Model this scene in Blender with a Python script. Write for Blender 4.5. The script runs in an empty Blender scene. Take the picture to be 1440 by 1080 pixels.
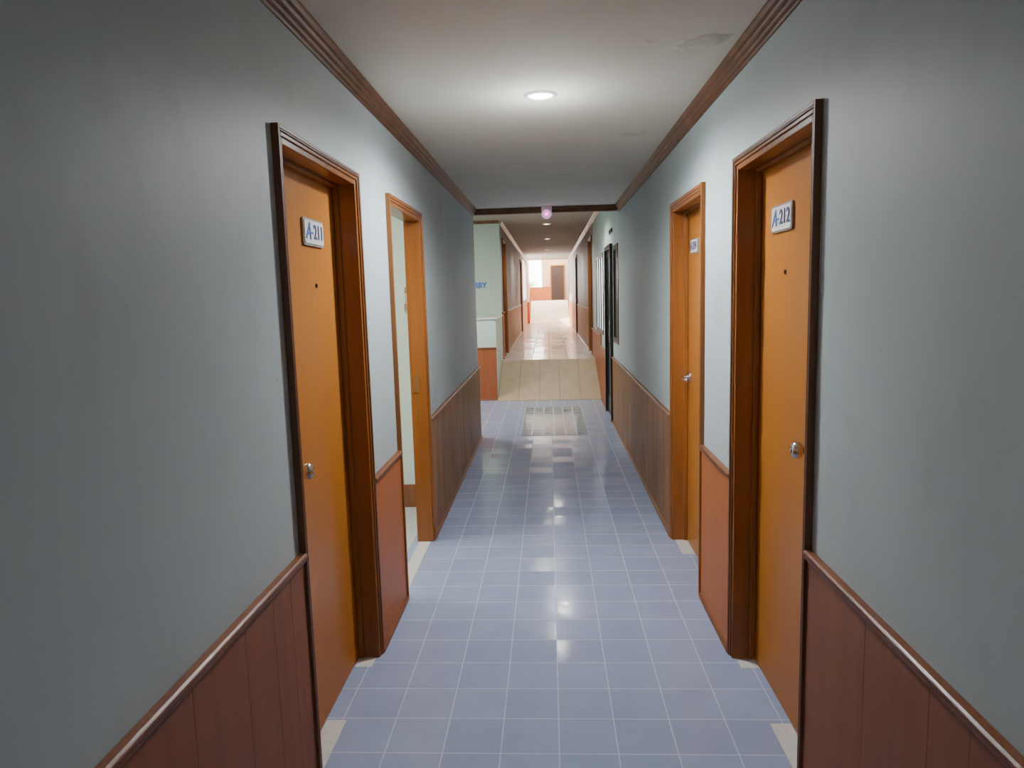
import bpy, bmesh, math, random
from mathutils import Vector, Matrix
random.seed(4)
C = bpy.context.scene.collection
XL, XR, H = -0.775, 0.753, 1.55
V = Vector
UP = V((0,0,1))

# ------------------------------------------------------------ materials
def newmat(name):
    m = bpy.data.materials.new(name); m.use_nodes = True
    nt = m.node_tree; b = nt.nodes['Principled BSDF']
    return m, nt, b
def N(nt, t, **kw):
    n = nt.nodes.new(t)
    for k, v in kw.items():
        if k in n.inputs: n.inputs[k].default_value = v
        else: setattr(n, k, v)
    return n
def mixc(nt, fac, a, b, blend='MIX'):
    n = nt.nodes.new('ShaderNodeMix'); n.data_type = 'RGBA'; n.blend_type = blend
    for sock, val in ((n.inputs[0], fac), (n.inputs[6], a), (n.inputs[7], b)):
        if hasattr(val, 'links'): nt.links.new(val, sock)
        elif isinstance(val, tuple): sock.default_value = (*val, 1) if len(val) == 3 else val
        else: sock.default_value = val
    return n.outputs[2]
def coords(nt, scale=(1,1,1), loc=(0,0,0)):
    tc = N(nt, 'ShaderNodeTexCoord'); mp = N(nt, 'ShaderNodeMapping')
    mp.inputs['Scale'].default_value = scale; mp.inputs['Location'].default_value = loc
    nt.links.new(tc.outputs['Object'], mp.inputs[0]); return mp.outputs[0]
def noise(nt, vec, scale, detail=4, lo=.35, hi=.65, rough=.55):
    n = N(nt, 'ShaderNodeTexNoise'); n.inputs['Scale'].default_value = scale; n.inputs['Detail'].default_value = detail
    n.inputs['Roughness'].default_value = rough
    nt.links.new(vec, n.inputs['Vector'])
    r = N(nt, 'ShaderNodeMapRange'); r.inputs[1].default_value = lo; r.inputs[2].default_value = hi
    nt.links.new(n.outputs[0], r.inputs[0]); return r.outputs[0]
def bump(nt, b, h, strength, dist=.01):
    bp = N(nt, 'ShaderNodeBump'); bp.inputs['Strength'].default_value = strength; bp.inputs['Distance'].default_value = dist
    nt.links.new(h, bp.inputs['Height']); nt.links.new(bp.outputs[0], b.inputs['Normal'])
    return bp
def mul(c, k): return tuple(x*k for x in c)

def paint(name, col, rough=.45, dark=.82, scale=1.6, bs=.15, scuff=0):
    m, nt, b = newmat(name); v = coords(nt)
    c = mixc(nt, noise(nt, v, scale, 6), mul(col, dark), col)
    if scuff:
        v2 = coords(nt, (1, 1, .6))
        c = mixc(nt, noise(nt, v2, 5, 8, .56, .76), c, mul(col, 1-scuff))
        c = mixc(nt, noise(nt, v, 23, 3, .76, .80), c, mul(col, .6))
    nt.links.new(c, b.inputs['Base Color']); b.inputs['Roughness'].default_value = rough
    bump(nt, b, noise(nt, v, 9, 5, 0, 1), bs, .02)
    return m
def wood(name, col, rough=.35, dark=.6, sx=22, bs=.12, lo=.35, hi=.7, zs=1.2):
    m, nt, b = newmat(name); v = coords(nt, (sx, sx, zs))
    c = mixc(nt, noise(nt, v, 1.0, 8, lo, hi), mul(col, dark), col)
    nt.links.new(c, b.inputs['Base Color']); b.inputs['Roughness'].default_value = rough
    bump(nt, b, noise(nt, v, 2, 6, 0, 1), bs, .004)
    return m
def plain(name, col, rough=.4, metal=0, emit=0, ecol=None):
    m, nt, b = newmat(name)
    v = coords(nt); c = mixc(nt, noise(nt, v, 30, 3), mul(col, .92), col)
    nt.links.new(c, b.inputs['Base Color']); b.inputs['Roughness'].default_value = rough
    b.inputs['Metallic'].default_value = metal
    if emit:
        b.inputs['Emission Color'].default_value = (*(ecol or col), 1); b.inputs['Emission Strength'].default_value = emit
    return m
def tiles(name, ca, cb, grout, w=.2, loc=(0,0,0), rough=.16, mort=.0022, bs=.2, wave=0, tilt=0, bias=0, h=None, gr=.7):
    m, nt, b = newmat(name); v = coords(nt, (1,1,1), loc)
    br = N(nt, 'ShaderNodeTexBrick', offset=0.0, squash=1.0)
    br.inputs['Scale'].default_value = 1; br.inputs['Mortar Size'].default_value = mort
    br.inputs['Mortar Smooth'].default_value = .3; br.inputs['Bias'].default_value = bias
    br.inputs['Brick Width'].default_value = w; br.inputs['Row Height'].default_value = h or w
    br.inputs['Color1'].default_value = (*ca, 1); br.inputs['Color2'].default_value = (*cb, 1); br.inputs['Mortar'].default_value = (*grout, 1)
    nt.links.new(v, br.inputs['Vector'])
    c = mixc(nt, noise(nt, coords(nt), 5, 6, .3, .7), (.90,.90,.92), (1,1,1))
    c = mixc(nt, 1.0, br.outputs['Color'], c, 'MULTIPLY')
    nt.links.new(c, b.inputs['Base Color'])
    r = N(nt, 'ShaderNodeMapRange'); r.inputs[3].default_value = rough; r.inputs[4].default_value = gr
    nt.links.new(br.outputs['Fac'], r.inputs[0])
    a = N(nt, 'ShaderNodeMath', operation='ADD'); nt.links.new(r.outputs[0], a.inputs[0])
    s = N(nt, 'ShaderNodeMath', operation='MULTIPLY'); s.inputs[1].default_value = .06
    nt.links.new(noise(nt, coords(nt), 3, 5), s.inputs[0]); nt.links.new(s.outputs[0], a.inputs[1])
    nt.links.new(a.outputs[0], b.inputs['Roughness'])
    inv = N(nt, 'ShaderNodeMath', operation='SUBTRACT'); inv.inputs[0].default_value = 1; nt.links.new(br.outputs['Fac'], inv.inputs[1])
    bp = bump(nt, b, inv.outputs[0], bs, .003)
    last = None
    if wave:
        b2 = N(nt, 'ShaderNodeBump'); b2.inputs['Strength'].default_value = wave; b2.inputs['Distance'].default_value = .01
        nt.links.new(noise(nt, coords(nt), 7, 2, 0, 1), b2.inputs['Height']); last = b2
        nt.links.new(b2.outputs[0], bp.inputs['Normal'])
    if tilt:   # every tile is laid very slightly out of level
        sn = N(nt, 'ShaderNodeVectorMath', operation='SCALE'); sn.inputs['Scale'].default_value = 1/w; nt.links.new(v, sn.inputs[0])
        fl = N(nt, 'ShaderNodeVectorMath', operation='FLOOR'); nt.links.new(sn.outputs[0], fl.inputs[0])
        wn = N(nt, 'ShaderNodeTexWhiteNoise', noise_dimensions='2D'); nt.links.new(fl.outputs[0], wn.inputs['Vector'])
        sb = N(nt, 'ShaderNodeVectorMath', operation='SUBTRACT'); sb.inputs[1].default_value = (.5,.5,.5); nt.links.new(wn.outputs['Color'], sb.inputs[0])
        ml = N(nt, 'ShaderNodeVectorMath', operation='MULTIPLY'); ml.inputs[1].default_value = (tilt, tilt*1.3, 0); nt.links.new(sb.outputs[0], ml.inputs[0])
        ge = N(nt, 'ShaderNodeNewGeometry')
        ad = N(nt, 'ShaderNodeVectorMath', operation='ADD'); nt.links.new(ml.outputs[0], ad.inputs[0]); nt.links.new(ge.outputs['Normal'], ad.inputs[1])
        no = N(nt, 'ShaderNodeVectorMath', operation='NORMALIZE'); nt.links.new(ad.outputs[0], no.inputs[0])
        nt.links.new(no.outputs[0], (last or bp).inputs['Normal'])
    return m

M = {}
M['wall'] = paint('wall_paint', (.49,.58,.61), .52, .92, 1.3, .10, .14)
M['wall_mid'] = paint('wall_mid_paint', (.52,.63,.62), .5, .93, 1.3, .1, .1)
M['wall_green'] = paint('wall_green_paint', (.60,.72,.63), .5, .95, 1.3, .1, .05)
M['room'] = paint('room_paint', (.70,.80,.70), .5, .95, 1.3, .1)
M['wall_far'] = paint('far_wall_paint', (.40,.35,.32), .5, .8)
M['pink_wall'] = paint('end_wall_paint', (.66,.42,.28), .5, .85)
M['dark_wall'] = paint('brown_panel', (.035,.018,.015), .5, .8)
M['wains'] = wood('red_panel', (.29,.105,.045), .48, .80)
M['wains_worn'] = wood('worn_panel', (.36,.165,.062), .45, .42, 15, .2, .38, .62, 1.6)
M['wains_orange'] = wood('orange_panel', (.48,.15,.038), .40, .88)
M['wains_deep'] = wood('deep_orange_panel', (.36,.095,.028), .45, .85)
M['cap'] = wood('cap_rail', (.27,.095,.036), .35, .7)
M['crown'] = wood('crown_wood', (.23,.095,.035), .45, .6, 9)
M['frame'] = wood('frame_wood', (.34,.12,.026), .28, .72)
M['frame_dark'] = wood('frame_dark', (.16,.058,.024), .45, .7)
M['leaf'] = wood('door_veneer', (.52,.195,.034), .28, .95, 9, .02)
M['leaf_dark'] = wood('door_dark', (.10,.04,.02), .4, .7)
M['chrome'] = plain('chrome', (.8,.79,.77), .18, 1)
M['white'] = plain('white_plastic', (.8,.8,.78), .35)
M['grey'] = plain('grey_border', (.36,.32,.29), .4)
M['blue'] = plain('blue_letter', (.08,.16,.50), .4)
M['blue_bright'] = plain('bright_blue_letter', (.02,.20,.75), .4)
M['navy'] = plain('navy_letter', (.06,.08,.20), .4)
M['black'] = plain('black_metal', (.012,.011,.012), .3)
M['whitetile'] = plain('white_tile', (.70,.68,.64), .25)
M['emit'] = plain('lamp_diffuser', (1,1,1), .4, 0, 25, (1,.99,.97))
M['pink'] = plain('pink_lens', (.75,.45,.65), .3, 0, .8, (1,.45,.85))
M['pinkdot'] = plain('pink_dot', (.9,.1,.5), .3, 0, 5, (1,.05,.45))
M['crown_pale'] = wood('crown_pale', (.45,.40,.34), .35, .8)
M['leaf_green'] = plain('foliage', (.16,.45,.06), .5)
M['floor'] = tiles('blue_tiles', (.315,.38,.56), (.345,.41,.59), (.47,.52,.64), .2, (-.005, -2.237, 0), .10, .0026, .18, .12, .05)
M['reflection_panel'] = tiles('painted_reflection_tiles', (.17,.225,.28), (.21,.27,.33), (.66,.73,.77), .125, (.34, -7.67, 0), .06, .007, .1, h=.195, gr=.2)  # pale joint rows carry painted reflections of the bright corridor end
M['floor_room'] = tiles('room_tiles', (.6,.6,.58), (.64,.64,.6), (.4,.4,.4), .3)
M['floor_up'] = tiles('cream_tiles', (.80,.71,.65), (.84,.75,.69), (.32,.24,.21), .3, (0,0,0), .13, .007, tilt=.03)
M['ramp'] = wood('ramp_paint', (.47,.355,.22), .55, .85, 6)
M['ramp_dark'] = plain('ramp_seam', (.20,.15,.09), .6)
M['ramp2'] = wood('ramp_cream', (.82,.70,.54), .6, .9, 6)

def ceiling_mat(name, col, stains=()):
    m, nt, b = newmat(name); v = coords(nt)
    c = mixc(nt, noise(nt, v, 1.2, 5), mul(col, .94), col)
    b.inputs['Roughness'].default_value = .85
    if stains:
        tc = N(nt, 'ShaderNodeTexCoord')
        nz = N(nt, 'ShaderNodeTexNoise'); nz.inputs['Scale'].default_value = 7; nz.inputs['Detail'].default_value = 6
        nt.links.new(tc.outputs['Object'], nz.inputs['Vector'])
        tot = None
        for (x, y, r) in stains:
            mp = N(nt, 'ShaderNodeMapping'); mp.inputs['Location'].default_value = (-x, -y*1.6, 0); mp.inputs['Scale'].default_value = (1, 1.6, 0)
            nt.links.new(tc.outputs['Object'], mp.inputs[0])
            ln = N(nt, 'ShaderNodeVectorMath', operation='LENGTH'); nt.links.new(mp.outputs[0], ln.inputs[0])
            ad = N(nt, 'ShaderNodeMath', operation='MULTIPLY_ADD'); ad.inputs[1].default_value = .5
            nt.links.new(nz.outputs[0], ad.inputs[0]); nt.links.new(ln.outputs['Value'], ad.inputs[2])
            mr = N(nt, 'ShaderNodeMapRange'); mr.inputs[1].default_value = r+.27; mr.inputs[2].default_value = r+.20
            nt.links.new(ad.outputs[0], mr.inputs[0])
            if tot is None: tot = mr.outputs[0]
            else:
                mx = N(nt, 'ShaderNodeMath', operation='MAXIMUM'); nt.links.new(tot, mx.inputs[0]); nt.links.new(mr.outputs[0], mx.inputs[1]); tot = mx.outputs[0]
        f = N(nt, 'ShaderNodeMath', operation='MULTIPLY'); f.inputs[1].default_value = .38; nt.links.new(tot, f.inputs[0])
        c = mixc(nt, f.outputs[0], c, (.50,.46,.40))
        bump(nt, b, tot, .5, .02)
    nt.links.new(c, b.inputs['Base Color'])
    return m
M['ceil'] = ceiling_mat('ceiling_paint', (.90,.88,.78), ((.57,2.76,.13),(.50,4.25,.08),(.1,5.6,.06)))
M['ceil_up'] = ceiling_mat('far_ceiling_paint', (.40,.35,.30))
def glass(name, col, trans, rough):
    m, nt, b = newmat(name)
    b.inputs['Base Color'].default_value = (*col, 1); b.inputs['Roughness'].default_value = rough
    b.inputs['Transmission Weight'].default_value = trans
    return m
M['dark_glass'] = glass('dark_glass', (.05,.055,.06), 0, .25)
M['dark_glass'].node_tree.nodes['Principled BSDF'].inputs['Specular IOR Level'].default_value = .2
M['frost'] = plain('frosted_glass', (.8,.83,.85), .3, 0, 1.6, (.9,.95,1))

# ------------------------------------------------------------ geometry helpers
def obox(bm, P, t, n, a0, a1, b0, b1, z0, z1):
    vs = []
    for a in (a0, a1):
        for b in (b0, b1):
            for z in (z0, z1):
                vs.append(bm.verts.new(P + t*a + n*b + UP*z))
    for f in ((0,1,3,2),(4,6,7,5),(0,4,5,1),(2,3,7,6),(0,2,6,4),(1,5,7,3)):
        bm.faces.new([vs[i] for i in f])
def box(bm, x0, x1, y0, y1, z0, z1):
    obox(bm, V((0,0,0)), V((1,0,0)), V((0,1,0)), x0, x1, y0, y1, z0, z1)
def lathe(bm, prof, O, A, seg=28):
    A = A.normalized(); B = A.orthogonal().normalized(); D = A.cross(B)
    rings = []
    for r, h in prof:
        if r < 1e-6: rings.append([bm.verts.new(O + A*h)])
        else: rings.append([bm.verts.new(O + A*h + B*(r*math.cos(2*math.pi*i/seg)) + D*(r*math.sin(2*math.pi*i/seg))) for i in range(seg)])
    for p, q in zip(rings, rings[1:]):
        for i in range(seg):
            j = (i+1) % seg
            a = [p[i % len(p)], p[j % len(p)], q[j % len(q)], q[i % len(q)]]
            u = []
            for x in a:
                if x not in u: u.append(x)
            if len(u) > 2: bm.faces.new(u)
def extrude(bm, prof, P, t, n, L):
    """prof: (out from wall, z) closed; swept along t for length L"""
    A = [bm.verts.new(P + n*o + UP*z) for o, z in prof]
    Bv = [bm.verts.new(P + n*o + UP*z + t*L) for o, z in prof]
    k = len(prof)
    for i in range(k): bm.faces.new((A[i], A[(i+1)%k], Bv[(i+1)%k], Bv[i]))
    bm.faces.new(A); bm.faces.new(Bv[::-1])
def mk(name, bm, m, parent=None, bevel=0, smooth=False, kind=None, label=None, cat=None, group=None):
    bmesh.ops.recalc_face_normals(bm, faces=bm.faces)
    L = V((0,0,0)); p = parent
    while p is not None:
        L += p.location; p = p.parent
    if parent is not None: bmesh.ops.translate(bm, verts=bm.verts, vec=-L)
    me = bpy.data.meshes.new(name); bm.to_mesh(me); bm.free()
    me.materials.append(m)
    if smooth:
        for f in me.polygons: f.use_smooth = True
    o = bpy.data.objects.new(name, me); C.objects.link(o)
    if parent: o.parent = parent
    if bevel:
        md = o.modifiers.new('bevel', 'BEVEL'); md.width = bevel; md.segments = 2; md.limit_method = 'ANGLE'
    for k, v in (('kind', kind), ('label', label), ('category', cat), ('group', group)):
        if v: o[k] = v
    return o
def root(name, loc, label, cat, kind=None, group=None):
    o = bpy.data.objects.new(name, None); C.objects.link(o); o.location = loc; o.empty_display_size = .1
    o['label'] = label; o['category'] = cat
    if kind: o['kind'] = kind
    if group: o['group'] = group
    return o
NB = bmesh.new
X, Y = V((1,0,0)), V((0,1,0))
PL, PR = V((XL,0,0)), V((XR,0,0))
def side(s): return (PL, Y, X) if s < 0 else (PR, Y, -X)
def text(name, s, size, O, t, n, m, parent, shear=0, align='CENTER', ext=.0015, bold=0, **kw):
    cu = bpy.data.curves.new('tmp', 'FONT'); cu.body = s; cu.size = size; cu.shear = shear
    cu.align_x = align; cu.align_y = 'CENTER'; cu.extrude = ext; cu.offset = bold
    ob = bpy.data.objects.new('tmp', cu); C.objects.link(ob)
    me = bpy.data.meshes.new_from_object(ob.evaluated_get(bpy.context.evaluated_depsgraph_get()))
    bm = NB(); bm.from_mesh(me)
    for v in bm.verts: c = v.co.copy(); v.co = O + t*c.x + UP*c.y + n*c.z
    bpy.data.objects.remove(ob); bpy.data.curves.remove(cu); bpy.data.meshes.remove(me)
    return mk(name, bm, m, parent, **kw)
def S(name, bm, m, label, cat, **kw): return mk(name, bm, m, kind='structure', label=label, cat=cat, **kw)

# ------------------------------------------------------------ walls with openings
TH = .12
def wallmesh(P, t, n, a0, a1, z0, z1, ops, th=TH):
    bm = NB(); c = a0
    for (p, q, zb, zt) in sorted(ops):
        obox(bm, P, t, n, c, p, -th, 0, z0, z1)
        if zb > z0: obox(bm, P, t, n, p, q, -th, 0, z0, zb)
        if zt < z1: obox(bm, P, t, n, p, q, -th, 0, zt, z1)
        c = q
    obox(bm, P, t, n, c, a1, -th, 0, z0, z1)
    return bm
CE = 2.44; CU = 2.74; ZU = .47
YB = 7.64
E = .012
def op(y0, y1, zb, zt): return (y0+E, y1-E, zb, zt-E)
LD = [(2.05, 2.93, 0, 2.05), (3.475, 4.385, 0, 2.05)]
RD = [(2.04, 2.92, 0, 2.05), (3.49, 4.37, 0, 2.05)]
S('wall_left', wallmesh(*side(-1), -4, YB, 0, CE, [op(*d) for d in LD], .09), M['wall'], 'left grey-blue corridor wall', 'wall')
S('wall_right', wallmesh(*side(1), -4, YB, 0, CE, [op(*d) for d in RD]), M['wall'], 'right grey-blue corridor wall', 'wall')
bm = NB(); box(bm, XL-.12, XR+.12, -4.12, -4, 0, CE); S('wall_back', bm, M['wall'], 'added unseen wall behind the viewer that blocks outside light', 'wall')  # unseen end wall, put in to keep outside light off the foreground
# right wall beyond the beam
W1 = (7.74, 8.28, .97, 2.06); GD = (8.42, 9.25, 0, 2.10); W2 = (9.85, 11.2, .95, 2.08)
RU = [(12.3, 13.2, ZU, ZU+2.03), (18.4, 19.3, ZU, ZU+2.03)]
LU = [(12.25, 13.15, ZU, ZU+2.03), (19.9, 20.8, ZU, ZU+2.03)]
S('wall_right.001', wallmesh(*side(1), YB, 12, 0, CU, [W1, GD, W2]), M['wall_mid'], 'pale right wall of the landing around the black window and glass door', 'wall')
S('wall_right.002', wallmesh(*side(1), 12, 30, 0, 3.9, [op(*d) for d in RU]), M['wall_far'], 'right wall of the raised far corridor', 'wall')
S('wall_left.001', wallmesh(*side(-1), 11.87, 30, 0, 3.9, [op(*d) for d in LU] + [(22.2, 25.6, 1.35, 2.6)]), M['wall_far'], 'left wall of the raised far corridor', 'wall')  # the long opening in this wall is added to let daylight in
bm = NB(); box(bm, -4, XL, 11.75, 11.87, 0, CU); S('wall_landing', bm, M['wall_green'], 'pale green landing wall facing the viewer with blue lettering', 'wall')
bm = NB(); box(bm, -4, XL-.09, YB-.12, YB, 0, CU); box(bm, -4.12, -4, YB-.12, 11.87, 0, CU); S('wall_landing.001', bm, M['wall_green'], 'side walls of the landing hidden left of the corridor', 'wall')
bm = NB(); box(bm, -4, XL, 10.36, 11.75, 0, 1.19)
hw = S('wall_half', bm, M['wall_green'], 'pale green half wall beside the ramp', 'wall')
bm = NB(); box(bm, -4, XL+.015, 10.34, 11.75, 1.19, 1.215); mk('ledge', bm, M['whitetile'], hw, .004)
# bedroom seen through the open door
RX = XL-.09
bm = NB(); box(bm, -3.2, RX, 5.1, 5.2, 0, CE); box(bm, -3.3, -3.2, 2.9, 5.2, 0, CE); box(bm, -3.2, RX, 2.9, 3.0, 0, CE)
S('wall_room', bm, M['room'], 'pale green wall of the room behind the open door', 'wall')
bm = NB(); box(bm, -3.2, XL-.12, 3.0, 5.1, -.1, 0); S('floor.001', bm, M['floor_room'], 'white tiled floor of the room behind the open door', 'floor')
bm = NB(); box(bm, -3.2, XL-.12, 3.0, 5.1, CE, CE+.1); S('ceiling.001', bm, M['ceil'], 'ceiling of the room behind the open door', 'ceiling')
bm = NB(); box(bm, -3.2, RX-.005, 5.08, 5.1, 0, .17); S('baseboard_room', bm, M['cap'], 'brown baseboard in the room behind the open door', 'baseboard', bevel=.004)

# floors, ceilings
bm = NB(); box(bm, XL-.12, XR+.12, -4, YB, -.1, 0); box(bm, -4, XR+.12, YB, 10.36, -.1, 0); box(bm, XL, XR, 10.36, 11.7, -.1, 0)
S('floor', bm, M['floor'], 'glossy blue square floor tiles with pale grout', 'floor')
bm = NB(); box(bm, -.34, .41, 7.67, 9.62, 0, .003); S('floor.004', bm, M['reflection_panel'], 'blue grey floor panel before the ramp with pale rows painted as reflections', 'floor')
bm = NB(); box(bm, XL, XR, 11.65, 28.1, .35, ZU); S('floor.002', bm, M['floor_up'], 'cream tiled floor of the raised far corridor', 'floor')
bm = NB(); box(bm, XL, XR, 28.1, 30, 1.1, 1.25); S('floor.003', bm, M['floor_up'], 'top landing floor at the corridor end', 'floor')
bm = NB(); box(bm, XL-.12, XR+.12, -4, YB, CE, CE+.1); S('ceiling', bm, M['ceil'], 'off white corridor ceiling with stained patches', 'ceiling')
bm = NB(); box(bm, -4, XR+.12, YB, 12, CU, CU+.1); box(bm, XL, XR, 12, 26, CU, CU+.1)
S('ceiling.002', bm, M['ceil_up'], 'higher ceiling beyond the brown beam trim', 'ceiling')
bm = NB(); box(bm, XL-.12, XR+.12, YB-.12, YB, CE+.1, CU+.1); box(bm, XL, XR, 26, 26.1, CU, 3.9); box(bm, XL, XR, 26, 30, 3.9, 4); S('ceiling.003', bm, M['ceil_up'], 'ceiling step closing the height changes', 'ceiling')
# ramps
def ramp(y0, z0, y1, z1, m, label, seams, xa=XL):
    r = root('ramp', (0, y0, z0), label, 'ramp')
    bm = NB(); extrude(bm, [(y0, z0), (y1, z1-.006), (y1, z0), ], V((xa+.001,0,0)), X, Y, XR-xa-.002); mk('ramp_base', bm, M['ramp_dark'], r)
    w = (XR-xa-.004)/seams
    for i in range(seams):
        bm = NB(); a = xa+.002+i*w
        pr = [(y0, z0), (y1, z1-.006), (y1, z1), (y0, z0+.006)]
        extrude(bm, pr, V((a+.003,0,0)), X, Y, w-.006); mk('ramp_board', bm, m, r, .002)
ramp(10.25, 0, 11.66, ZU, M['ramp'], 'tan sloping ramp of long boards rising from the blue tiles', 5)
ramp(25.8, ZU, 28.1, 1.25, M['ramp2'], 'bright cream ramp at the far end of the corridor', 3, -.68)

# end wall with window opening
bm = NB(); PE = V((0,30,0))
obox(bm, PE, X, -Y, -.25, .9, -.12, 0, 0, 4); obox(bm, PE, X, -Y, XL-.12, -.25, -.12, 0, 0, 1.55); obox(bm, PE, X, -Y, XL-.12, -.25, -.12, 0, 3.2, 4)
S('wall_far', bm, M['pink_wall'], 'warm orange end wall of the corridor', 'wall')
r = root('door_10', (.40, 30, 1.25), 'dark brown doorway at the corridor end', 'door', 'structure')
bm = NB(); obox(bm, PE, X, -Y, .10, .14, 0, .05, 1.25, 2.7); obox(bm, PE, X, -Y, .66, .70, 0, .05, 1.25, 2.7); obox(bm, PE, X, -Y, .14, .66, 0, .05, 2.65, 2.7); mk('door_frame', bm, M['frame'], r, .004)
bm = NB(); obox(bm, PE, X, -Y, .14, .66, 0, .02, 1.25, 2.65); mk('door_leaf', bm, M['dark_wall'], r)

# ------------------------------------------------------------ wainscot
tn = [0]
def trimname():
    tn[0] += 1; return 'trim_%d' % tn[0]
def wains(P, t, n, a0, a1, z0, m, label, mcap=None, cuts=None, h=.785, gap=.0006):
    bm = NB()
    obox(bm, P, t, n, a0, a1, 0, .007, z0, z0+h-.02)
    if cuts is None:
        cuts = []; a = a1 - random.choice((.1,.2,.28))
        while a > a0+.06: cuts.append(a); a -= random.choice((.29, .29, .29, .14, .27))
        cuts = cuts[::-1]
    e = [a0] + cuts + [a1]
    for a, b in zip(e, e[1:]): obox(bm, P, t, n, a+gap, b-gap, .001, .013, z0, z0+h-.02)
    o = S(trimname(), bm, m, label, 'wainscot', bevel=.0006)
    bm = NB()
    extrude(bm, [(0, z0+h-.030), (.017, z0+h-.030), (.022, z0+h-.025), (.022, z0+h-.016), (.027, z0+h-.011), (.027, z0+h-.004), (.020, z0+h), (0, z0+h)], P + t*a0, t, n, a1-a0)
    mk('cap_rail', bm, mcap or M['cap'], o, .002)
    bm = NB(); extrude(bm, [(0, z0), (.024, z0), (.024, z0+.012), (.014, z0+.024), (0, z0+.024)], P + t*a0, t, n, a1-a0)
    mk('base_strip', bm, mcap or M['cap'], o, .001)
    return o
near = {-1: [.2, .5, .78, 1.08, 1.36, 1.62, 1.80, 1.93], 1: [.2, .48, .77, .93, 1.226, 1.365, 1.654]}
def steps(a, b, w): 
    r = []; a += w
    while a < b-.05: r.append(a); a += w
    return r
for s, D, w in ((-1, LD, 'left'), (1, RD, 'right')):
    wains(*side(s), -4, D[0][0], 0, M['wains'], 'reddish brown board wainscot nearest the viewer on the %s wall' % w, cuts=[-3,-2,-1,-.4,-.1]+near[s])
    wains(*side(s), D[0][1], D[1][0], 0, M['wains_orange'], 'plain glossy orange brown wainscot between the two near doors on the %s wall' % w, cuts=[])
    ye = YB if s < 0 else 8.42
    wains(*side(s), D[1][1], ye, 0, M['wains_worn'], 'worn streaky brown wainscot beyond the doors on the %s wall' % w, cuts=steps(D[1][1], ye, .15), gap=.0012)
wains(*side(1), 9.25, 10.25, 0, M['wains_deep'], 'orange wainscot beyond the black glass door')
wains(*side(1), 10.25, 12.3, 0, M['wains_deep'], 'orange wainscot beside the tan ramp on the right wall', h=.94)
wains(V((0,10.36,0)), X, -Y, -4, XL, 0, M['wains_deep'], 'orange red wainscot on the half wall beside the ramp')
wains(*side(-1), 11.87, 12.25, ZU, M['wains_deep'], 'short orange wainscot left of the far corridor mouth')
wains(*side(-1), 13.15, 19.9, ZU, M['wains_worn'], 'worn wainscot along the left of the far corridor')
wains(*side(-1), 20.8, 25.8, ZU, M['wains_orange'], 'orange wainscot under the added daylight opening of the far corridor')
wains(*side(1), 13.2, 18.4, ZU, M['wains_worn'], 'worn wainscot along the right of the far corridor')
wains(*side(1), 19.3, 25.8, ZU, M['wains_orange'], 'orange wainscot at the far right of the raised corridor')
wains(PE, X, -Y, -.775, .09, 1.25, M['wains_orange'], 'orange wainscot on the end wall', h=.55)
bm = NB(); extrude(bm, [(25.8, ZU), (28.1, ZU), (28.1, 1.95), (25.8, 1.25)], V((XL+.001,0,0)), X, Y, .09); S('wall_half.001', bm, M['wains_orange'], 'orange sloping low wall at the left of the far cream ramp', 'wall')

# crown mouldings
def crown(P, t, n, a0, a1, z, m, label, k=1):
    pr = [(0,-.070),(.006,-.070),(.009,-.062),(.007,-.058),(.016,-.054),(.019,-.046),(.017,-.041),(.027,-.036),(.031,-.027),(.029,-.022),(.038,-.018),(.044,-.010),(.048,-.006),(.048,-.0005),(0,-.0005)]
    bm = NB(); extrude(bm, [(o*k, z+q*k) for o, q in pr], P + t*a0, t, n, a1-a0)
    return S(trimname(), bm, m, label, 'moulding')
crown(*side(-1), -4, YB, CE, M['crown'], 'dark brown ridged crown moulding along the left wall')
crown(*side(1), -4, YB, CE, M['crown'], 'dark brown ridged crown moulding along the right wall')
bm = NB(); box(bm, XL+.02, XR-.02, YB-.07, YB-.005, CE-.062, CE-.0005); box(bm, XL+.04, XR-.04, YB-.085, YB-.07, CE-.035, CE-.0005)
S(trimname(), bm, M['crown'], 'dark brown beam trim crossing the ceiling', 'beam', bevel=.003)
crown(V((0,11.75,0)), X, -Y, -4, XL, CU, M['crown'], 'brown crown moulding above the landing wall', .7)
crown(*side(-1), 11.87, 26, CU, M['crown_pale'], 'pale crown moulding along the left of the far corridor', .9)
crown(*side(1), YB, 26, CU, M['crown_pale'], 'pale crown moulding along the right of the far corridor', .9)

# ------------------------------------------------------------ doors
def knob(P, t, n, a, z, d, m, parent, lever=0):
    O = P + t*a + n*(-d) + UP*z
    bm = NB()
    lathe(bm, [(0,0),(.032,0),(.033,.004),(.028,.010),(.014,.014),(.011,.026)] + ([(.011,.05),(0,.052)] if lever else [(.016,.032),(.025,.040),(.028,.052),(.026,.062),(.017,.068),(0,.069)]), O, n)
    k = mk('door_knob' if not lever else 'door_handle', bm, m, parent, smooth=True)
    bm = NB()
    if lever:
        P2 = O + n*.045; L = lever
        rings = []
        for i in range(9):
            f = i/8; r = .013 - .003*f
            c = P2 + t*(L*f) - UP*(.006*math.sin(f*3.1)) + n*(.004*math.sin(f*3.1))
            rings.append([bm.verts.new(c + n*(r*.8*math.cos(q*math.pi/5)) + UP*(r*math.sin(q*math.pi/5))) for q in range(10)])
        for p, q in zip(rings, rings[1:]):
            for i in range(10): bm.faces.new((p[i], p[(i+1)%10], q[(i+1)%10], q[i]))
        bm.faces.new(rings[0]); bm.faces.new(rings[-1])
        mk('lever', bm, m, k, smooth=True)
    else:
        lathe(bm, [(0,.069),(.006,.069),(.006,.072),(0,.072)], O, n, 12); mk('keyhole', bm, M['grey'], k)
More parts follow.
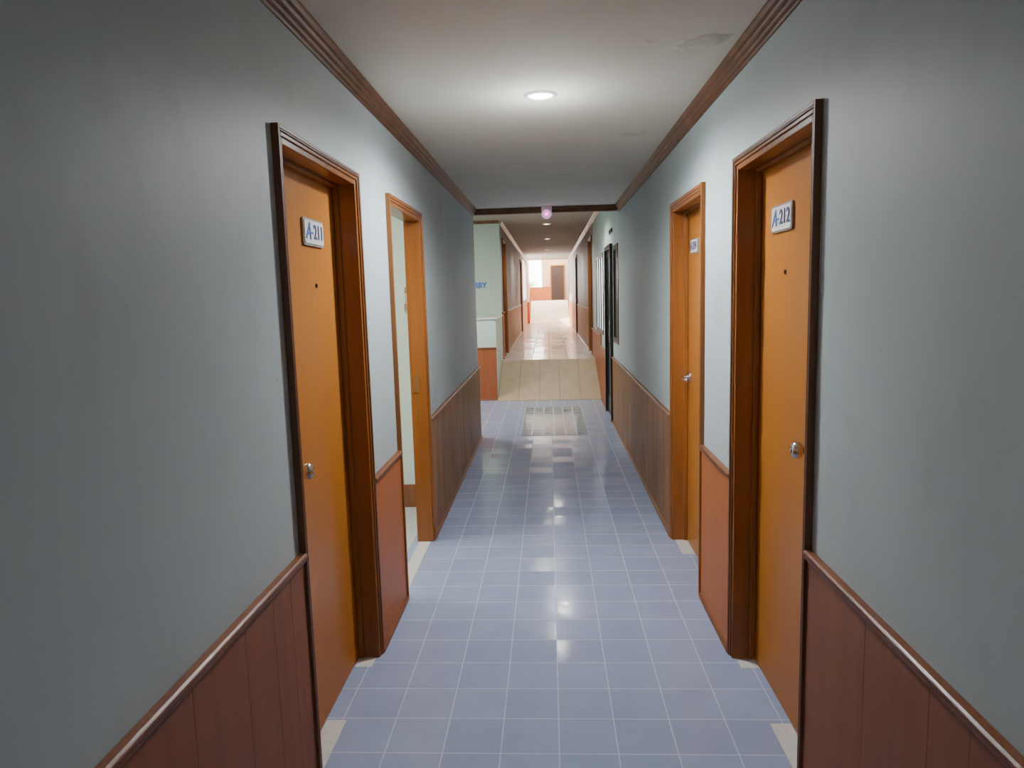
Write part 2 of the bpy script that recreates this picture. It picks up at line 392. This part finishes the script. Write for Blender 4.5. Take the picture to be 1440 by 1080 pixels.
def door(num, s, d, label, leafm, framem, edgem, plate=None, plateY=0, knobY=None, lever=0, open_=False, peep=None, knobz=1.0, back=.12, pk=1):
    P, t, n = side(s); y0, y1, z0, zt = d
    r = root('door_%d' % num, (P.x, (y0+y1)/2, z0), label, 'door', 'structure')
    fr = NB()
    def three(bm, i0, i1, b0, b1):
        obox(bm, P, t, n, y0+i0, y0+i1, b0, b1, z0, zt-i0); obox(bm, P, t, n, y1-i1, y1-i0, b0, b1, z0, zt-i0)
        obox(bm, P, t, n, y0+i1, y1-i1, b0, b1, zt-i1, zt-i0)
    three(fr, .012, .050, -back, .012)
    f = mk('door_frame', fr, framem, r, .003)
    bm = NB(); three(bm, 0, .012, .0, .022); three(bm, .012, .018, .012, .022); mk('casing_edge', bm, edgem, f, .002)
    bm = NB(); three(bm, .018, .030, .012, .018); mk('casing_bead', bm, framem, f, .002)
    if not open_:
        bm = NB(); three(bm, .050, .062, -.078, -.055); mk('door_stop', bm, framem, f, .002)
        bm = NB(); obox(bm, P, t, n, y0+.0515, y1-.0515, -.118, -.080, z0+.003, zt-.0515)
        lf = mk('door_leaf', bm, leafm, r, .002)
    else:
        hinge = P + t*(y0+.06) - n*(back+.02)
        bm = NB(); box(bm, hinge.x-.76, hinge.x, hinge.y-.04, hinge.y, z0+.004, zt-.055)
        lf = mk('door_leaf', bm, leafm, r, .002)
    if peep:
        bm = NB(); lathe(bm, [(0,0),(.009,0),(.009,.003),(.005,.004),(.004,.001),(0,.001)], P + t*peep[0] - n*.080 + UP*peep[1], n, 16)
        mk('peephole', bm, M['black'], lf)
    if plate:
        O = P + t*plateY - n*.080 + UP*1.79
        def rrect(w, h, c, b0, b1):
            bm = NB(); pts = []
            for cx, cz, a0 in ((w-c,h-c,0),(-w+c,h-c,1),(-w+c,-h+c,2),(w-c,-h+c,3)):
                for i in range(5):
                    a = (a0+i/4)*math.pi/2; pts.append((cx+c*math.cos(a), cz+c*math.sin(a)))
            A = [bm.verts.new(O + t*x + UP*z + n*b0) for x, z in pts]; Bq = [bm.verts.new(O + t*x + UP*z + n*b1) for x, z in pts]
            for i in range(len(pts)): j = (i+1) % len(pts); bm.faces.new((A[i], A[j], Bq[j], Bq[i]))
            bm.faces.new(A); bm.faces.new(Bq); return bm
        pl = mk('number_plate', rrect(.110*pk, .048*pk, .010, 0, .008), M['grey'], r)
        mk('plate_face', rrect(.103*pk, .041*pk, .008, .008, .011), M['white'], pl)
        td = t if s < 0 else -t
        text('letter', plate[0], .084*pk, O + n*.0115 - td*.069*pk, td, n, M['blue'], pl, shear=.3, bold=.0008)
        bm = NB(); q = O + n*.0115 - td*.040*pk; obox(bm, q, td, n, 0, .024*pk, 0, .0012, -.006, .001); mk('hyphen', bm, M['blue'], pl)
        text('numerals', plate[1:], .072*pk, O + n*.0115 + td*.043*pk, td, n, M['navy'], pl, bold=.0010)
    if knobY: knob(P, t, n, knobY, knobz, .080, M['chrome'], r, lever)
    return r
door(1, -1, LD[0], 'orange brown door with plate A211 and round knob', M['leaf'], M['frame'], M['frame_dark'], 'A211', 2.595, 2.25, 0, False, (2.61, 1.60), .99)
d2 = door(2, -1, LD[1], 'open doorway with orange wooden frame showing a bright pale green room', M['leaf'], M['frame'], M['frame'], open_=True, back=.09)
bm = NB(); obox(bm, PL, Y, X, 4.331, 4.335, -.075, -.035, .96, 1.06); mk('strike_plate', bm, M['chrome'], d2)
door(3, 1, RD[0], 'orange brown door with plate A212 and round knob', M['leaf'], M['frame'], M['frame_dark'], 'A212', 2.60, 2.27, 0, False, (2.57, 1.60), 1.03)
door(4, 1, RD[1], 'orange brown door with small number plate and silver lever handle', M['leaf'], M['frame'], M['frame'], 'A214', 4.12, 4.25, -.13, False, None, 1.03, pk=.85)
door(5, -1, LU[0], 'brown door on the left just past the tan ramp', M['leaf_dark'], M['frame'], M['frame_dark'], knobY=12.4, knobz=ZU+1)
door(6, 1, RU[0], 'brown door on the right just past the tan ramp', M['leaf_dark'], M['frame'], M['frame_dark'], knobY=12.5, knobz=ZU+1)
door(7, -1, LU[1], 'dark distant door on the left of the far corridor', M['leaf_dark'], M['frame_dark'], M['frame_dark'])
door(8, 1, RU[1], 'dark distant door on the right of the far corridor', M['leaf_dark'], M['frame_dark'], M['frame_dark'])

# white doorway tiles
for s, spans in ((-1, [(2.10,2.42),(2.80,2.88),(3.53,4.33)]), (1, [(2.09,2.41),(2.79,2.87),(4.08,4.32)])):
    for a, b in spans:
        bm = NB(); obox(bm, *side(s), a, b, -.078, -.004, 0, .003)
        S(trimname(), bm, M['whitetile'], 'white tile set in a doorway floor', 'tile', bevel=.001)

# landing window, glass door, frosted window
def window(num, s, w, panes, gm, label):
    P, t, n = side(s); y0, y1, zb, zt = w
    r = root('window_%d' % num, (P.x, (y0+y1)/2, zb), label, 'window', 'structure')
    bm = NB(); q = .06
    obox(bm, P, t, n, y0, y1, -.12, .008, zb, zb+q); obox(bm, P, t, n, y0, y1, -.12, .008, zt-q, zt)
    pw = (y1-y0-q)/panes
    for i in range(panes+1): obox(bm, P, t, n, y0+i*pw, y0+i*pw+q, -.12, .008, zb+q, zt-q)
    mk('window_frame', bm, M['black'], r, .001)
    for i in range(panes):
        bm = NB(); obox(bm, P, t, n, y0+i*pw+q, y0+(i+1)*pw, -.012, -.006, zb+q, zt-q); mk('pane', bm, gm, r)
window(1, 1, W1, 1, M['dark_glass'], 'narrow dark window in a black frame before the glass door')
window(2, 1, W2, 3, M['frost'], 'long bright window in a black frame beside the ramp')
P, t, n = side(1); y0, y1, z0, zt = GD
r = root('door_9', (XR, (y0+y1)/2, 0), 'black framed glass door of the landing', 'door', 'structure')
bm = NB()
for a, b, c, d in ((y0, y0+.05, 0, zt), (y1-.05, y1, 0, zt), (y0+.05, y1-.05, zt-.05, zt)): obox(bm, P, t, n, a, b, -.12, .035, c, d)
mk('door_frame', bm, M['black'], r, .003)
lf = NB()
for a, b, c, d in ((y0+.052, y0+.12, .01, zt-.052), (y1-.12, y1-.052, .01, zt-.052), (y0+.12, y1-.12, zt-.14, zt-.052), (y0+.12, y1-.12, .01, .22), (y0+.12, y1-.12, .98, 1.05)): obox(lf, P, t, n, a, b, -.04, .006, c, d)
lf = mk('door_leaf', lf, M['black'], r, .002)
bm = NB(); obox(bm, P, t, n, y0+.12, y1-.12, -.008, -.002, .22, .98); obox(bm, P, t, n, y0+.12, y1-.12, -.008, -.002, 1.05, zt-.14); mk('glass', bm, M['dark_glass'], lf)
bm = NB(); obox(bm, P, t, n, y0+.08, y0+.10, .006, .04, .95, 1.2); mk('door_handle', bm, M['chrome'], r, .004)
bm = NB(); obox(bm, P, t, n, 8.40, 8.78, .0, .012, 2.225, 2.275)
mk('door_plaque', bm, M['black'], None, .003, label='small dark plaque above the black framed glass door', cat='sign')
# blue wall lettering
text('wall_lettering', 'LOBBY', .125, V((-1.005, 11.748, 1.70)), X, -Y, M['blue_bright'], None, align='RIGHT', bold=.003, ext=.003,
     label='blue capital lettering on the pale green landing wall', cat='lettering')
# things
def downlight(x, y, z, label, power, k=1, ang=150, col=(1,.985,.96), halo=0):
    r = root('ceiling_downlight', (x, y, z), label, 'ceiling light')
    bm = NB(); lathe(bm, [(.054*k,-.001),(.056*k,-.007),(.062*k,-.010),(.072*k,-.006),(.076*k,-.0003)], V((x,y,z)), UP, 40); mk('trim_ring', bm, M['white'], r, smooth=True)
    bm = NB(); lathe(bm, [(.055*k,-.0015),(.04*k,-.004),(0,-.005)], V((x,y,z)), UP, 40); mk('diffuser', bm, M['emit'], r, smooth=True)
    l = bpy.data.lights.new('lamp', 'SPOT'); l.energy = power; l.spot_size = math.radians(ang); l.spot_blend = .6; l.shadow_soft_size = .05; l.color = col
    o = bpy.data.objects.new('lamp', l); C.objects.link(o); o.parent = r; o.location = (0,0,-.06)
    if halo:
        l = bpy.data.lights.new('lamp_glow', 'POINT'); l.energy = halo; l.shadow_soft_size = .04; l.color = col
        o = bpy.data.objects.new('lamp_glow', l); C.objects.link(o); o.parent = r; o.location = (0,0,-.22)
downlight(-.016, 3.36, CE, 'round glowing recessed ceiling light between the near doors', 138, ang=166, col=(.98,.99,1), halo=6)
downlight(0, 9.2, CU, 'added unseen round ceiling light of the landing just past the beam', 100, col=(1,.96,.87))  # invented lamp hidden by the beam, added to light the middle of the corridor
downlight(0, 12.6, CU, 'round recessed ceiling light at the start of the far corridor', 75, col=(1,.95,.88))
downlight(0, 16.0, CU, 'round recessed ceiling light midway along the far corridor', 75, col=(1,.93,.86))
downlight(0, 20.0, CU, 'round recessed ceiling light deep in the far corridor', 95, col=(1,.91,.82))
r = root('emergency_lamp', (0, YB-.04, CE), 'small white box with a glowing pink lens hanging from the beam trim', 'emergency light')
bm = NB(); box(bm, -.055, .055, YB-.14, YB-.085, CE-.10, CE-.001); mk('housing', bm, M['white'], r, .008)
bm = NB(); lathe(bm, [(0,0),(.048,0),(.048,.008),(.042,.022),(.02,.034),(0,.036)], V((0,YB-.14,CE-.085)), -Y); mk('lens', bm, M['pink'], r, smooth=True)
bm = NB(); lathe(bm, [(0,0),(.02,0),(.018,.008),(0,.010)], V((0,YB-.174,CE-.085)), -Y); mk('glowing_dot', bm, M['pinkdot'], r, smooth=True)
bm = NB(); lathe(bm, [(0,0),(.018,0),(.02,-.03),(.014,-.04),(0,-.04)], V((0,YB-.11,CE-.10)), UP); mk('sensor', bm, M['grey'], r, smooth=True)
# hook with key bunch on the room wall
r = root('wall_hook', (-1.02, 5.1, 1.6), 'small wall hook with hanging keys seen through the open door', 'hook')
bm = NB(); box(bm, -1.03, -1.01, 5.093, 5.099, 1.58, 1.62); box(bm, -1.023, -1.017, 5.07, 5.093, 1.59, 1.598); box(bm, -1.023, -1.017, 5.07, 5.075, 1.598, 1.61); mk('hook', bm, M['chrome'], r, .001)
bm = NB(); box(bm, -1.022, -1.018, 5.073, 5.077, 1.50, 1.596)
for dx, l in ((-.007,.05),(.002,.07),(.010,.045)): box(bm, -1.024+dx, -1.018+dx, 5.073, 5.077, 1.50-l, 1.503)
mk('key_bunch', bm, M['cap'], r, .001)
# shrub outside end window
r = root('shrub', (-.78, 31.3, 0), 'green shrub outside the bright end window', 'shrub')
bm = NB(); lathe(bm, [(.03,0),(.02,1.7),(0,1.9)], V((-.78,31.3,0)), UP, 8); mk('stem', bm, M['cap'], r)
bm = NB()
for i in range(160):
    d = V((random.gauss(0,1), random.gauss(0,1), random.gauss(0,1))).normalized()*random.uniform(.05,.28)
    c = V((-.78,31.3,1.85)) + d; u = V((random.gauss(0,1), random.gauss(0,1), random.gauss(0,1))).normalized()*.06; w = u.orthogonal().normalized()*.022
    bm.faces.new([bm.verts.new(c-u), bm.verts.new(c+w), bm.verts.new(c+u), bm.verts.new(c-w)])
mk('foliage', bm, M['leaf_green'], r)

# ------------------------------------------------------------ lights
def area(loc, size, power, rot=(0,0,0), col=(1,1,1), sy=None):
    l = bpy.data.lights.new('area', 'AREA'); l.energy = power; l.size = size; l.color = col
    if sy: l.shape = 'RECTANGLE'; l.size_y = sy
    o = bpy.data.objects.new('area', l); C.objects.link(o); o.location = loc; o.rotation_euler = rot
area((0, -2.6, 1.3), 1.3, 9, (math.radians(90),0,0), (1,.98,.96), 2.0)  # unseen fill light added behind the viewer for the foreground
area((-2, 4.0, 2.38), .8, 42, col=(1,1,.97))
area((-2.4, 9, 2.6), 1.0, 100, col=(1,.98,.90))
area((0, 28.5, 3.7), 1.0, 420, col=(1,.88,.72))  # added light that boosts the brightness of the far cream ramp
sun = bpy.data.lights.new('sun', 'SUN'); sun.energy = 30; sun.angle = .05; sun.color = (1,.91,.80)
so = bpy.data.objects.new('sun', sun); C.objects.link(so); so.rotation_euler = V((.75,.35,-.5)).to_track_quat('-Z','Y').to_euler()
w = bpy.data.worlds.new('World'); bpy.context.scene.world = w; w.use_nodes = True
w.node_tree.nodes['Background'].inputs[0].default_value = (1,.96,.90,1); w.node_tree.nodes['Background'].inputs[1].default_value = 14

# ------------------------------------------------------------ camera
F = 1000.0
d = V((51,128,-F)).normalized()
u = V((-.028, 1, (128-1.43)/F)).normalized()
xx = d.cross(u).normalized(); u = xx.cross(d)
R = Matrix((xx, d, u))
cd = bpy.data.cameras.new('camera'); cd.sensor_width = 36; cd.lens = 36*F/1440; cd.clip_start = .02; cd.clip_end = 200
co = bpy.data.objects.new('camera', cd); C.objects.link(co)
co.matrix_world = Matrix.Translation((0,0,H)) @ R.to_4x4()
bpy.context.scene.camera = co
